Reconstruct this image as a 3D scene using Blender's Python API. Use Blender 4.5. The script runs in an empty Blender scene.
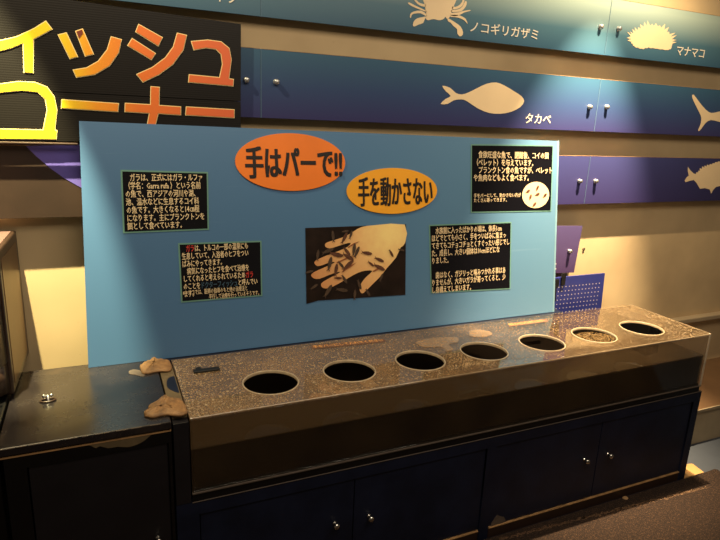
import bpy, bmesh, random, math
from math import pi, sin, cos, radians
from mathutils import Vector, Matrix
random.seed(11)
C = bpy.context.scene.collection
Z0 = 0.7312                       # height of the tank lid above the floor
# ------------------------------------------------------------------ camera
CAM = Vector((-0.19843, -1.55421, 0.84132 + Z0))
F = 583.195; YAW = 0.4288; PITCH = -0.2520; ROLL = 0.0426
fw = Vector((sin(YAW)*cos(PITCH), cos(YAW)*cos(PITCH), sin(PITCH)))
rt0 = Vector((cos(YAW), -sin(YAW), 0)); up0 = rt0.cross(fw)
rt = rt0*cos(ROLL) + up0*sin(ROLL); up = -rt0*sin(ROLL) + up0*cos(ROLL)
cd = bpy.data.cameras.new('camera'); cam = bpy.data.objects.new('camera', cd); C.objects.link(cam)
cam.matrix_world = Matrix((( rt.x, up.x, -fw.x, CAM.x), (rt.y, up.y, -fw.y, CAM.y), (rt.z, up.z, -fw.z, CAM.z), (0, 0, 0, 1)))
cd.sensor_width = 36; cd.lens = F*36/720; cd.clip_start = 0.02
bpy.context.scene.camera = cam
def ray(x, y): return fw + rt*((x-360)/F) + up*((270-y)/F)
def at(x, y, ax, val):            # point of the photo's pixel on the plane  axis = val
    d = ray(x, y); return CAM + d*((val-CAM[ax])/d[ax])
def onplane(x, y, P, n):
    d = ray(x, y); return CAM + d*((P-CAM).dot(n)/d.dot(n))

# ------------------------------------------------------------------ materials
def lin(c): return tuple(((v/255)/12.92 if v/255 <= .04045 else ((v/255+.055)/1.055)**2.4) for v in c) + (1,)
def nodes(name):
    m = bpy.data.materials.new(name); m.use_nodes = True; nt = m.node_tree
    return m, nt, nt.nodes['Principled BSDF']
def N(nt, t, **kw):
    n = nt.nodes.new(t)
    for k, v in kw.items(): setattr(n, k, v)
    return n
def ramp(nt, fac, stops):
    r = N(nt, 'ShaderNodeValToRGB'); e = r.color_ramp.elements
    while len(e) > 1: e.remove(e[-1])
    e[0].position = stops[0][0]; e[0].color = stops[0][1]
    for p, c in stops[1:]:
        k = e.new(p); k.color = c
    nt.links.new(fac, r.inputs[0]); return r
def noise(nt, scale, detail=4, rough=.6, stretch=None, seed=0):
    tc = N(nt, 'ShaderNodeTexCoord'); n = N(nt, 'ShaderNodeTexNoise')
    n.inputs['Scale'].default_value = scale; n.inputs['Detail'].default_value = detail; n.inputs['Roughness'].default_value = rough
    mp = N(nt, 'ShaderNodeMapping'); mp.inputs['Location'].default_value = (seed, seed*.7, 0)
    if stretch: mp.inputs['Scale'].default_value = stretch
    nt.links.new(tc.outputs['Object'], mp.inputs[0]); nt.links.new(mp.outputs[0], n.inputs['Vector']); return n
def bump(nt, p, src, strength, dist=.002):
    b = N(nt, 'ShaderNodeBump'); b.inputs['Strength'].default_value = strength; b.inputs['Distance'].default_value = dist
    nt.links.new(src, b.inputs['Height']); nt.links.new(b.outputs[0], p.inputs['Normal']); return b
def simple(name, col, rough=.5, metal=0, var=.12, scale=8, bmp=0, spec=None, bscale=None):
    m, nt, p = nodes(name); c = lin(col)
    n = noise(nt, scale)
    r = ramp(nt, n.outputs[0], [(.3, tuple(v*(1-var) for v in c[:3])+(1,)), (.7, tuple(min(1, v*(1+var)) for v in c[:3])+(1,))])
    nt.links.new(r.outputs[0], p.inputs['Base Color'])
    p.inputs['Roughness'].default_value = rough; p.inputs['Metallic'].default_value = metal
    if spec is not None: p.inputs['Specular IOR Level'].default_value = spec
    if bmp: bump(nt, p, noise(nt, bscale or scale*6).outputs[0], bmp)
    return m
def gradz(name, z0, z1, stops, rough=.35, x_tint=None, bmp=0):
    """ink gradient running up the panel between heights z0 and z1"""
    m, nt, p = nodes(name)
    g = N(nt, 'ShaderNodeNewGeometry'); s = N(nt, 'ShaderNodeSeparateXYZ'); nt.links.new(g.outputs['Position'], s.inputs[0])
    mr = N(nt, 'ShaderNodeMapRange'); mr.inputs[1].default_value = z0; mr.inputs[2].default_value = z1
    nt.links.new(s.outputs[2], mr.inputs[0])
    r = ramp(nt, mr.outputs[0], [(a, lin(c)) for a, c in stops]); out = r.outputs[0]
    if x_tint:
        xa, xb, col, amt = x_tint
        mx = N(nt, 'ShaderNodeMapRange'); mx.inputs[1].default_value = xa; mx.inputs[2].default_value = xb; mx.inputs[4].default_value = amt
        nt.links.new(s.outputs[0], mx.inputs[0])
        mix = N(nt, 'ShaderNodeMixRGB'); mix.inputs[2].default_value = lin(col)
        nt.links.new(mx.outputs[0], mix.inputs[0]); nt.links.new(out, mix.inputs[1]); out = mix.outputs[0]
    nt.links.new(out, p.inputs['Base Color']); p.inputs['Roughness'].default_value = rough
    return m
M = {}
M['wall'] = simple('cream plaster', (212, 184, 140), .85, var=.07, scale=3, bmp=.35, bscale=160)
m, nt, p = nodes('concrete wall'); n1 = noise(nt, 60, 3, .7); n2 = noise(nt, 2.5, 3)
r2 = ramp(nt, n2.outputs[0], [(.3, lin((198, 172, 132))), (.7, lin((220, 194, 150)))])
r1 = ramp(nt, n1.outputs[0], [(.22, lin((120, 100, 78))), (.34, (1, 1, 1, 1))])
mx = N(nt, 'ShaderNodeMixRGB', blend_type='MULTIPLY'); mx.inputs[0].default_value = .35
nt.links.new(r2.outputs[0], mx.inputs[1]); nt.links.new(r1.outputs[0], mx.inputs[2]); nt.links.new(mx.outputs[0], p.inputs['Base Color'])
p.inputs['Roughness'].default_value = .85; bump(nt, p, noise(nt, 220, 3).outputs[0], .3, .001); M['wall'] = m
M['floor'] = simple('blue grey floor', (78, 84, 94), .5, var=.1, scale=6)
M['ledge'] = simple('painted ledge', (176, 158, 128), .7, var=.1, scale=6)
M['ledge_shaded'] = simple('shaded brown ledge', (112, 84, 56), .6, var=.15, scale=5)
M['navy'] = simple('navy paint', (22, 28, 48), .4, spec=.35, var=.3, scale=9, bmp=.08, bscale=60)
m, nt, p = nodes('navy worn top'); n = noise(nt, 7, 6, .7)
r = ramp(nt, n.outputs[0], [(.3, lin((24, 21, 24))), (.6, lin((38, 33, 33))), (.75, lin((60, 48, 40)))]); nt.links.new(r.outputs[0], p.inputs['Base Color'])
rr = ramp(nt, n.outputs[0], [(.3, (.16,)*3+(1,)), (.7, (.34,)*3+(1,))]); p.inputs['Specular IOR Level'].default_value = .8; nt.links.new(rr.outputs[0], p.inputs['Roughness']); M['navytop'] = m
M['blackdoor'] = simple('blackish door paint', (26, 24, 28), .42, var=.2, scale=8, bmp=.05)
M['black'] = simple('black gasket', (12, 11, 12), .35, var=.2)
M['woodedge'] = simple('worn wood edge', (178, 138, 92), .6, var=.35, scale=20)
M['olive'] = simple('bare board', (104, 88, 62), .65, var=.25, scale=20)
M['putty'] = simple('tan putty', (140, 104, 66), .6, var=.45, scale=45, bmp=1, bscale=70)
M['grey_smear_highlight'] = simple('grey smear and highlight', (96, 84, 74), .6, var=.15, scale=30)
M['chrome'] = simple('chrome', (215, 212, 205), .16, 1, var=.05)
M['alu'] = simple('standoff cap', (190, 190, 190), .35, .8, var=.05)
M['steel'] = simple('satin steel', (150, 138, 124), .32, .85, var=.08)
M['brown_steel'] = simple('brown steel side', (112, 84, 58), .4, .5, var=.1)
M['bronze'] = simple('dark brown housing', (58, 42, 34), .35, .2, var=.15)
M['bronze_top'] = simple('mauve brown top', (118, 92, 88), .4, .2, var=.1)
M['cream'] = simple('cream cut vinyl', (240, 214, 172), .55, var=.03)
M['white'] = simple('white lettering', (236, 226, 208), .5, var=.03)
M['cable'] = simple('black rubber', (14, 13, 14), .5)
# black corrugated sign
m, nt, p = nodes('black corrugated plastic'); tc = N(nt, 'ShaderNodeTexCoord'); w = N(nt, 'ShaderNodeTexWave', bands_direction='Z')
w.inputs['Scale'].default_value = 45; nt.links.new(tc.outputs['Object'], w.inputs[0]); p.inputs['Base Color'].default_value = lin((17, 13, 11)); p.inputs['Specular IOR Level'].default_value = .3
p.inputs['Roughness'].default_value = .5; bump(nt, p, w.outputs[0], .12, .001); M['sign'] = m
# blue corrugated board
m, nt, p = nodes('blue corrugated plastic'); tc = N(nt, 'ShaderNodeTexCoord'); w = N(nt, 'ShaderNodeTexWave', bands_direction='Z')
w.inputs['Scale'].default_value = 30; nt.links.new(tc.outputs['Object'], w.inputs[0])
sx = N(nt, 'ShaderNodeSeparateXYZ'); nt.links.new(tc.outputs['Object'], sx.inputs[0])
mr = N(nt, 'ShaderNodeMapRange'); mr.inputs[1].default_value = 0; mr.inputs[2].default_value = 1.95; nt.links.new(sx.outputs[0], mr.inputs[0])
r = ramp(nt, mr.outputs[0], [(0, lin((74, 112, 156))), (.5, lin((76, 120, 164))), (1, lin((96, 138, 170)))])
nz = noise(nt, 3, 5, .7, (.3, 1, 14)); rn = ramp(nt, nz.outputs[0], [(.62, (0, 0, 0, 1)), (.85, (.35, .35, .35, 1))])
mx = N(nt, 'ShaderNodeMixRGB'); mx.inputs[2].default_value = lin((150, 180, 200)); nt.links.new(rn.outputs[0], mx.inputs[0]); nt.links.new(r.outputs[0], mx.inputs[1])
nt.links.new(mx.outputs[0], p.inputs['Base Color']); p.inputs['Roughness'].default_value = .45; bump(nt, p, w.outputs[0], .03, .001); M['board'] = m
M['board_edge'] = simple('pale board edge', (120, 160, 180), .6)
M['paper'] = simple('laminated black print', (14, 14, 20), .22, var=.2, scale=3)
M['teal'] = simple('mint green print edge', (104, 148, 136), .4, var=.08)
M['print'] = simple('cream print', (238, 214, 172), .5, var=.02)
M['printred'] = simple('red print', (214, 60, 50), .5, var=.02)
M['printblue'] = simple('dim blue print', (56, 84, 106), .5, var=.02)
M['ink'] = simple('black ink', (24, 14, 12), .5)
M['orange'] = simple('orange card', (240, 128, 46), .35, var=.1, scale=4)
M['amber'] = simple('amber card', (244, 170, 44), .4, var=.05, scale=4)
M['photo_bg'] = simple('dark photo print', (32, 22, 18), .3, var=.5, scale=14)
M['skin'] = simple('printed hand', (226, 168, 112), .4, var=.14, scale=7)
def hand_mat():
    m, nt, p = nodes('printed hand skin'); g = N(nt, 'ShaderNodeNewGeometry'); d = N(nt, 'ShaderNodeVectorMath', operation='DISTANCE'); nt.links.new(g.outputs['Position'], d.inputs[0])
    d.inputs[1].default_value = (.87, .52, 1.14); nz = noise(nt, 22, 3); a = N(nt, 'ShaderNodeMath', operation='MULTIPLY_ADD'); a.inputs[1].default_value = .12; nt.links.new(nz.outputs[0], a.inputs[0]); nt.links.new(d.outputs['Value'], a.inputs[2])
    mr = N(nt, 'ShaderNodeMapRange'); mr.inputs[1].default_value = .08; mr.inputs[2].default_value = .46; nt.links.new(a.outputs[0], mr.inputs[0])
    r = ramp(nt, mr.outputs[0], [(0, lin((255, 226, 150))), (.35, lin((238, 190, 128))), (1, lin((206, 140, 92)))]); nt.links.new(r.outputs[0], p.inputs['Base Color']); p.inputs['Roughness'].default_value = .35; return m
M['skin'] = hand_mat()
M['skin_light'] = simple('printed hand highlight', (240, 192, 130), .4, var=.08, scale=9)
M['skin_dark'] = simple('printed finger shade', (150, 92, 58), .4, var=.1, scale=9)
M['fishbrown'] = simple('printed fish', (92, 58, 42), .45, var=.3, scale=60)
M['fishdark'] = simple('printed dark fish', (74, 58, 46), .45, var=.3, scale=60)
M['dish'] = simple('printed round photo', (236, 206, 164), .45, var=.06, scale=12)
M['letter_rim'] = simple('pale letter border', (250, 226, 160), .45, var=.03)
M['letter_y'] = gradz('yellow letter sheet', 0, 1, [(0, (246, 222, 50)), (1, (246, 222, 50))], .35)
def letter_mat():  # yellow to orange is partly light from the left put into the colour
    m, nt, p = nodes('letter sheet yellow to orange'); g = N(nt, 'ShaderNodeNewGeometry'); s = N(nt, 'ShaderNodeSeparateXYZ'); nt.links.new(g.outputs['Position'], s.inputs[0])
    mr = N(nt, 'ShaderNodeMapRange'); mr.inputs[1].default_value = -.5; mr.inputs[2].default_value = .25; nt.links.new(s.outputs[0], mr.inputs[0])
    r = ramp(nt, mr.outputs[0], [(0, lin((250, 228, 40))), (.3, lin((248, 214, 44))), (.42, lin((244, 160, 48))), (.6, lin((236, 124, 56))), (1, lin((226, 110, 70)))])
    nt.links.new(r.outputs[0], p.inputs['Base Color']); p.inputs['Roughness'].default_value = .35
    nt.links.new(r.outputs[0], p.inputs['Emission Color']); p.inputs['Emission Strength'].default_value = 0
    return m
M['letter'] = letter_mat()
M['band_top'] = gradz('teal print', 1.88, 2.12, [(0, (48, 84, 112)), (.5, (76, 114, 132)), (1, (170, 190, 180))], .35)
M['band_mid'] = gradz('blue print', 1.57, 1.80, [(0, (56, 56, 104)), (.45, (52, 72, 114)), (1, (56, 94, 122))], .35)
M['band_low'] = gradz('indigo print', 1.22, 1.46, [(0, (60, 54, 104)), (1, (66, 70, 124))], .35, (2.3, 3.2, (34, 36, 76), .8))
M['band_dark'] = simple('dark brown print', (50, 36, 28), .5, var=.2)
M['violet'] = simple('violet print', (104, 92, 178), .45, var=.06)
M['plum'] = gradz('plum print', .85, 1.12, [(0, (84, 62, 104)), (1, (96, 84, 134))], .4)
M['pegblue'] = simple('cobalt plastic', (48, 56, 132), .4, var=.1)
# carpet
m, nt, p = nodes('brown carpet'); n = noise(nt, 190, 3, .8); n2 = noise(nt, 3)
r = ramp(nt, n.outputs[0], [(.32, lin((26, 17, 12))), (.55, lin((58, 40, 28))), (.7, lin((112, 82, 58)))])
nt.links.new(r.outputs[0], p.inputs['Base Color']); p.inputs['Roughness'].default_value = .95; bump(nt, p, n.outputs[0], 1, .006); M['carpet'] = m
M['carpet_line'] = simple('pale worn seam', (128, 98, 72), .95, var=.5, scale=60)
M['ply'] = simple('pale plywood', (206, 160, 100), .6, var=.12, scale=8)
M['chip'] = simple('tan chip', (190, 150, 104), .7)
# acrylic -------------------------------------------------------------
def acrylic(name, dirt_col, dirt_lo, dirt_hi, gloss=.06, rough=.04, scale=9, transl=.3, bmp=.0, seed=0, tint=(1, 1, 1), haze=0, speck=0):
    m, nt, p = nodes(name); nt.nodes.remove(p); out = nt.nodes['Material Output']
    tr = N(nt, 'ShaderNodeBsdfTransparent'); tr.inputs[0].default_value = tuple(tint)+(1,)
    df = N(nt, 'ShaderNodeBsdfDiffuse'); df.inputs[0].default_value = lin(dirt_col)
    tl = N(nt, 'ShaderNodeBsdfTranslucent'); tl.inputs[0].default_value = lin(dirt_col)
    gl = N(nt, 'ShaderNodeBsdfGlossy'); gl.inputs['Roughness'].default_value = rough
    n = noise(nt, scale, 6, .65, seed=seed); ge0 = N(nt, 'ShaderNodeNewGeometry')
    r = ramp(nt, n.outputs[0], [(.35, (dirt_lo,)*3+(1,)), (.68, (dirt_hi,)*3+(1,))])
    fac = r.outputs[0]
    if speck:
        sp = N(nt, 'ShaderNodeSeparateXYZ'); nt.links.new(ge0.outputs['Position'], sp.inputs[0])
        fc = N(nt, 'ShaderNodeMapRange'); fc.inputs[1].default_value = .7; fc.inputs[2].default_value = 1.5; fc.inputs[3].default_value = 1.9; fc.inputs[4].default_value = .42; nt.links.new(sp.outputs[0], fc.inputs[0])
        mc = N(nt, 'ShaderNodeMath', operation='MULTIPLY'); nt.links.new(fac, mc.inputs[0]); nt.links.new(fc.outputs[0], mc.inputs[1]); fac = mc.outputs[0]
        ns = noise(nt, 230, 2, .6, seed=5); rs = ramp(nt, ns.outputs[0], [(.40, (.45,)*3+(1,)), (.58, (1, 1, 1, 1)), (.70, (1.9,)*3+(1,))])
        ms = N(nt, 'ShaderNodeMath', operation='MULTIPLY'); ms.use_clamp = True; nt.links.new(fac, ms.inputs[0]); nt.links.new(rs.outputs[0], ms.inputs[1]); fac = ms.outputs[0]
    if haze:  # band above the waterline also stands in for the reflecting water surface
        sz = N(nt, 'ShaderNodeSeparateXYZ'); nt.links.new(ge0.outputs['Position'], sz.inputs[0])
        hz = N(nt, 'ShaderNodeMapRange'); hz.inputs[1].default_value = Z0-.104; hz.inputs[2].default_value = Z0-.101; hz.inputs[4].default_value = haze; nt.links.new(sz.outputs[2], hz.inputs[0])
        fx = N(nt, 'ShaderNodeMapRange'); fx.inputs[1].default_value = 1.5; fx.inputs[2].default_value = 2.2; fx.inputs[3].default_value = 1; fx.inputs[4].default_value = .25; nt.links.new(sz.outputs[0], fx.inputs[0])
        mu = N(nt, 'ShaderNodeMath', operation='MULTIPLY'); nt.links.new(hz.outputs[0], mu.inputs[0]); nt.links.new(fx.outputs[0], mu.inputs[1])
        ad = N(nt, 'ShaderNodeMath', operation='ADD'); ad.use_clamp = True; nt.links.new(r.outputs[0], ad.inputs[0]); nt.links.new(mu.outputs[0], ad.inputs[1]); fac = ad.outputs[0]
    m1 = N(nt, 'ShaderNodeMixShader'); m1.inputs[0].default_value = transl; nt.links.new(df.outputs[0], m1.inputs[1]); nt.links.new(tl.outputs[0], m1.inputs[2])
    m2 = N(nt, 'ShaderNodeMixShader'); nt.links.new(fac, m2.inputs[0]); nt.links.new(tr.outputs[0], m2.inputs[1]); nt.links.new(m1.outputs[0], m2.inputs[2])
    fr = N(nt, 'ShaderNodeFresnel'); ge = N(nt, 'ShaderNodeNewGeometry'); io = N(nt, 'ShaderNodeMapRange')
    io.inputs[3].default_value = 1.49; io.inputs[4].default_value = 1/1.49; nt.links.new(ge.outputs['Backfacing'], io.inputs[0]); nt.links.new(io.outputs[0], fr.inputs[0])
    ma = N(nt, 'ShaderNodeMath', operation='MULTIPLY_ADD'); ma.inputs[1].default_value = 1.3; ma.inputs[2].default_value = gloss; ma.use_clamp = True
    nt.links.new(fr.outputs[0], ma.inputs[0])
    m3 = N(nt, 'ShaderNodeMixShader'); nt.links.new(ma.outputs[0], m3.inputs[0]); nt.links.new(m2.outputs[0], m3.inputs[1]); nt.links.new(gl.outputs[0], m3.inputs[2])
    if bmp:
        b = N(nt, 'ShaderNodeBump'); b.inputs['Strength'].default_value = bmp; b.inputs['Distance'].default_value = .002
        nb = noise(nt, 26, 3, .5, seed=3); nt.links.new(nb.outputs[0], b.inputs['Height']); nt.links.new(b.outputs[0], gl.inputs['Normal']); nt.links.new(b.outputs[0], fr.inputs['Normal'])
    nt.links.new(m3.outputs[0], out.inputs[0]); return m
M['lid'] = acrylic('wet acrylic lid', (172, 138, 98), .20, .52, .05, .03, 7, .35, .05, speck=1)
M['acryl'] = acrylic('clear acrylic wall', (120, 100, 70), .02, .07, .0, .03, 5, .4)
M['acryl_front'] = acrylic('hazy acrylic front wall', (150, 122, 84), .02, .10, .0, .04, 4, .5, haze=.42)
M['rim'] = acrylic('polished acrylic edge', (222, 200, 165), .65, .95, .1, .08, 40, .3)
M['edge'] = acrylic('bright acrylic corner', (250, 240, 220), .9, 1.0, .1, .1, 30, .6)
M['drop'] = acrylic('water drops', (225, 196, 150), .30, .9, .15, .08, 90, .2)
m, nt, p = nodes('dark tank water'); p.inputs['Base Color'].default_value = lin((16, 12, 9)); p.inputs['Roughness'].default_value = .03; p.inputs['IOR'].default_value = 1.33
bump(nt, p, noise(nt, 9, 2).outputs[0], .1, .01); M['water'] = m
M['waterside'] = simple('dark water seen through the wall', (30, 22, 15), .3, var=.3, scale=4)
M['tankback'] = simple('brown black tank back', (34, 26, 20), .3, var=.3, scale=5)
M['lid_reflection'] = acrylic('painted lid reflection', (190, 154, 108), .45, .75, .05, .1, 40, .2)
M['glint'] = simple('water_glints', (150, 122, 80), .2, var=.6, scale=90)

# ------------------------------------------------------------------ builders
def children_space(parent):
    if not parent: return Matrix()
    return children_space(parent.parent) if parent.parent else Matrix.Translation(parent.location).inverted() if parent.type == 'MESH' else parent.matrix_basis.inverted()
def link(name, me, mat, parent=None, smooth=False):
    """mesh given in world space"""
    if not me.materials: me.materials.append(mat)
    o = bpy.data.objects.new(name, me); me.name = name; C.objects.link(o)
    if parent: me.transform(children_space(parent)); o.parent = parent
    else:                                    # own origin at the base of the thing
        xs = [v.co for v in me.vertices]; c = Vector(((min(v.x for v in xs)+max(v.x for v in xs))/2, (min(v.y for v in xs)+max(v.y for v in xs))/2, min(v.z for v in xs)))
        me.transform(Matrix.Translation(-c)); o.location = c
    if smooth: me.shade_smooth()
    return o
def tag(o, label, cat=None, group=None, kind=None):
    if cat and not kind: o['kind'] = 'thing'
    if label: o['label'] = label
    if cat: o['category'] = cat
    if group: o['group'] = group
    if kind: o['kind'] = kind
    return o
def struct(o): o['kind'] = 'structure'; return o
def empty(name, loc, label, cat, group=None, mat=None):
    o = bpy.data.objects.new(name, None); C.objects.link(o); o.empty_display_size = .05
    o.matrix_basis = mat if mat else Matrix.Translation(loc)
    return tag(o, label, cat, group)
def tomesh(bm):
    bmesh.ops.recalc_face_normals(bm, faces=bm.faces[:])
    me = bpy.data.meshes.new('m'); bm.to_mesh(me); bm.free(); return me
def box_bm(x0, x1, y0, y1, z0, z1, bev=0, seg=2, bm=None):
    b = bmesh.new(); bmesh.ops.create_cube(b, size=1)
    for v in b.verts: v.co = Vector((x0+(v.co.x+.5)*(x1-x0), y0+(v.co.y+.5)*(y1-y0), z0+(v.co.z+.5)*(z1-z0)))
    if bev: bmesh.ops.bevel(b, geom=b.edges[:], offset=bev, segments=seg, profile=.5, affect='EDGES')
    if bm is None: return b
    me = bpy.data.meshes.new('t'); b.to_mesh(me); b.free(); bm.from_mesh(me); bpy.data.meshes.remove(me); return bm
def box(name, x0, x1, y0, y1, z0, z1, mat, parent=None, bev=.002, seg=2):
    return link(name, tomesh(box_bm(x0, x1, y0, y1, z0, z1, bev, seg)), mat, parent)
def boxes(name, lst, mat, parent=None, bev=.001):
    bm = bmesh.new()
    for b in lst: box_bm(*b, bev, 1, bm)
    return link(name, tomesh(bm), mat, parent)
TURN = Matrix(((1, 0, 0, 0), (0, 0, -1, 0), (0, 1, 0, 0), (0, 0, 0, 1)))     # drawing plane xy -> upright xz
def flat_mesh(polys, t, plane=None, res=1):
    """filled outline(s) with holes, extruded; (u,v) -> upright plane facing -y, front face at y=-t of the plane frame"""
    cu = bpy.data.curves.new('c', 'CURVE'); cu.dimensions = '2D'; cu.fill_mode = 'BOTH'; cu.extrude = t/2
    for pl in polys:
        s = cu.splines.new('POLY'); s.points.add(len(pl)-1); s.use_cyclic_u = True
        for q, (a, b) in zip(s.points, pl): q.co = (a, b, 0, 1)
    o = bpy.data.objects.new('c', cu); me = bpy.data.meshes.new_from_object(o); bpy.data.objects.remove(o); bpy.data.curves.remove(cu)
    me.materials.clear()
    me.transform(Matrix.Translation((0, 0, t/2)))
    me.transform((plane or Matrix()) @ TURN)
    return me
def smoothpoly(pts, n=4):
    out = []; L = len(pts)
    for i in range(L):
        p0, p1, p2, p3 = [Vector(pts[(i+k) % L]) for k in (-1, 0, 1, 2)]
        for k in range(n):
            t = k/n; q = .5*((2*p1)+(-p0+p2)*t+(2*p0-5*p1+4*p2-p3)*t*t+(-p0+3*p1-3*p2+p3)*t**3); out.append((q.x, q.y))
    return out
class Plane:
    """upright (or leaning) drawing plane; M maps (u, 0, v) to the world"""
    def __init__(s, P, lean=0, dy=0):
        s.M = Matrix.Translation(P) @ Matrix.Rotation(-lean, 4, 'X'); s.P = Vector(P)
        s.n = (s.M.to_3x3() @ Vector((0, 1, 0)))
        s.I = s.M.inverted()
    def uv(s, x, y): q = s.I @ onplane(x, y, s.P, s.n); return (q.x, q.z)
    def poly(s, pts): return [s.uv(*q) for q in pts]
    def off(s, d): return s.M @ Matrix.Translation((0, -d, 0))
def decal(name, plane, polys, mat, parent, lift=.0005, t=.0006, px=True, label=None):
    if px: polys = [plane.poly(pl) for pl in polys]
    o = link(name, flat_mesh(polys, t, plane.off(lift)), mat, parent)
    if label: o['label'] = label
    return o
def text(name, plane, s, rect, mats, parent, lift=.0012, bold=.014, mi=None, shear=0, res=2, t=.0004, align='LEFT', line=1.0):
    """writing fitted into rect (u0, v0, u1, v1) of the plane"""
    cu = bpy.data.curves.new('t', 'FONT'); cu.body = s; cu.size = 1; cu.extrude = 0; cu.resolution_u = res; cu.shear = shear; cu.align_x = align; cu.space_line = line
    for mm in mats: cu.materials.append(mm)
    if mi:
        for i, k in enumerate(mi): cu.body_format[i].material_index = k
    o = bpy.data.objects.new('t', cu); me = bpy.data.meshes.new_from_object(o); bpy.data.objects.remove(o); bpy.data.curves.remove(cu)
    xs = [v.co.x for v in me.vertices]; ys = [v.co.y for v in me.vertices]
    u0, v0, u1, v1 = rect; a = (u1-u0)/(max(xs)-min(xs)); b = (v1-v0)/(max(ys)-min(ys)); x0 = min(xs); y0 = min(ys)
    for v in me.vertices: v.co = ((u0+(v.co.x-x0)*a), (v0+(v.co.y-y0)*b), 0)
    if bold:                               # thicken the strokes
        e_ = bold*min(a, b)*1.0; bm = bmesh.new()
        for i_, (dx, dy) in enumerate(((-e_, -e_*.6), (e_, -e_*.6), (-e_, e_*.6), (e_, e_*.6), (0, 0))):
            me.transform(Matrix.Translation((dx, dy, i_*.00015))); bm.from_mesh(me); me.transform(Matrix.Translation((-dx, -dy, -i_*.00015)))
        bm.to_mesh(me); bm.free()
    me.transform(plane.off(lift) @ TURN)
    return link(name, me, mats[0], parent)
def lathe(profile, n=20, M_=None):
    """profile (r, h) about the +z axis"""
    bm = bmesh.new(); rings = []
    for r, h in profile:
        rings.append([bm.verts.new((r*cos(2*pi*k/n), r*sin(2*pi*k/n), h)) for k in range(n)] if r > 1e-6 else [bm.verts.new((0, 0, h))])
    for a, b in zip(rings, rings[1:]):
        for k in range(n):
            q = [a[k % len(a)], a[(k+1) % len(a)], b[(k+1) % len(b)], b[k % len(b)]]; q = list(dict.fromkeys(q))
            if len(q) > 2: bm.faces.new(q)
    me = tomesh(bm)
    if M_: me.transform(M_)
    return me
FRONT = Matrix.Rotation(pi/2, 4, 'X')           # +z of a lathe -> -y
def tube(pts, r, n=8, closed=False):
    bm = bmesh.new(); L = len(pts); pts = [Vector(p) for p in pts]; rings = []
    for i, p in enumerate(pts):
        d = ((pts[(i+1) % L] if closed or i < L-1 else p)-(pts[i-1] if closed or i > 0 else p)).normalized()
        a = d.orthogonal().normalized() if i == 0 else (rings_a - d*rings_a.dot(d)).normalized(); rings_a = a; b = d.cross(a)
        rad = r[i] if isinstance(r, (list, tuple)) else r
        rings.append([bm.verts.new(p+(a*cos(2*pi*k/n)+b*sin(2*pi*k/n))*rad) for k in range(n)])
    for i in range(L if closed else L-1):
        A = rings[i]; B = rings[(i+1) % L]
        for k in range(n): bm.faces.new((A[k], A[(k+1) % n], B[(k+1) % n], B[k]))
    if not closed:
        for R in (rings[0], rings[-1]): bm.faces.new(R)
    return tomesh(bm)

# ================================================================== SETTING
WY = .65; SY = .60
struct(box('wall_back', -2.2, 4.6, WY, WY+.1, 0, 3.0, M['wall'], bev=0))
struct(box('floor', -2.2, 4.6, -2.6, WY, -.06, 0, M['floor'], bev=0))
# ledges along the wall foot, right of the tank
struct(box('trim_1', 2.27, 4.6, .207, WY, 0, .196, M['ledge'], bev=0))
struct(box('trim_2', 2.262, 4.6, .20, WY, .197, .206, M['ledge_shaded'], bev=.001))  # brown plinth top, with the shade on it put into the colour
struct(box('trim_3', 2.262, 4.6, .194, .2, .190, .206, M['ledge'], bev=.001))
zl = at(677.8, 320.5, 1, .60).z
struct(box('trim_4', 2.25, 4.6, .60, WY, zl-.03, zl, M['ledge'], bev=.006))

# ================================================================== WALL GRAPHIC PANELS
PW = Plane((0, SY, 0)); M['seam'] = simple('pale panel edge', (96, 126, 150), .4)
def bolt(px, py, parent, plane_y=SY):
    c = at(px, py, 1, plane_y)
    return link('standoff_bolt', lathe([(0, .017), (.0075, .017), (.0095, .014), (.0095, .004), (.011, .003), (.011, 0), (.005, 0), (.005, -(WY-plane_y-.0008)), (0, -(WY-plane_y-.0008))], 20, Matrix.Translation(c) @ FRONT), M['alu'], parent, True)
def wall_panel(x0, x1, z0, z1, mat, label, bolts=(), seamlight=True):
    e = empty('sea_life_sign', (x0, SY, z0), label, 'wall panel', 'blue wall graphic panels of the marine life display')
    box('panel', x0+.0002, x1-.0002, SY, SY+.006, z0, z1, mat, e, bev=.0008, seg=1)
    for (px, py) in bolts: bolt(px, py, e)
    for q_ in (max(x0, -1.2)+.12, min(x1, 4.2)-.12): box('back_spacer', q_-.01, q_+.01, SY+.0065, WY-.0008, (z0+z1)/2-.01, (z0+z1)/2+.01, M['alu'], e, 0)
    if x0 > -1: box('pale_edge', x0+.0004, x0+.0022, SY-.0006, SY+.0002, z0, z1, M['seam'], e, 0)
    box('pale_edge', max(x0, -1.3)+.003, x1-.003, SY-.0004, SY+.004, z1, z1+.0015, M['woodedge'], e, 0)
    return e
def Z(px, py): return at(px, py, 1, SY).z
z1b = Z(460, 39); z2t = Z(460, 66.6); z2b = Z(460, 126); z3t = Z(640, 157); z3b = Z(640, 202.6); z1t = Z(670, 8)
XS0 = at(260.7, 80, 1, SY).x; XS1 = at(597, 108, 1, SY).x
XR = 4.3
A1 = wall_panel(-1.3, XS0, z1b, z1t, M['band_top'], 'teal panel above the black letter sign, at the top left of the photo')
A2 = wall_panel(XS0, XS1, z1b, z1t, M['band_top'], 'teal panel showing a cream crab in the top row', [(600, 27)])
A3 = wall_panel(XS1, XR, z1b, z1t, M['band_top'], 'teal panel showing a cream sea cucumber in the top row', [(618, 29)])
B1 = wall_panel(-1.3, XS0, z2b, z2t, M['band_mid'], 'blue panel mostly hidden behind the black letter sign, one bolt beside its edge', [(246, 80)])
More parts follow.
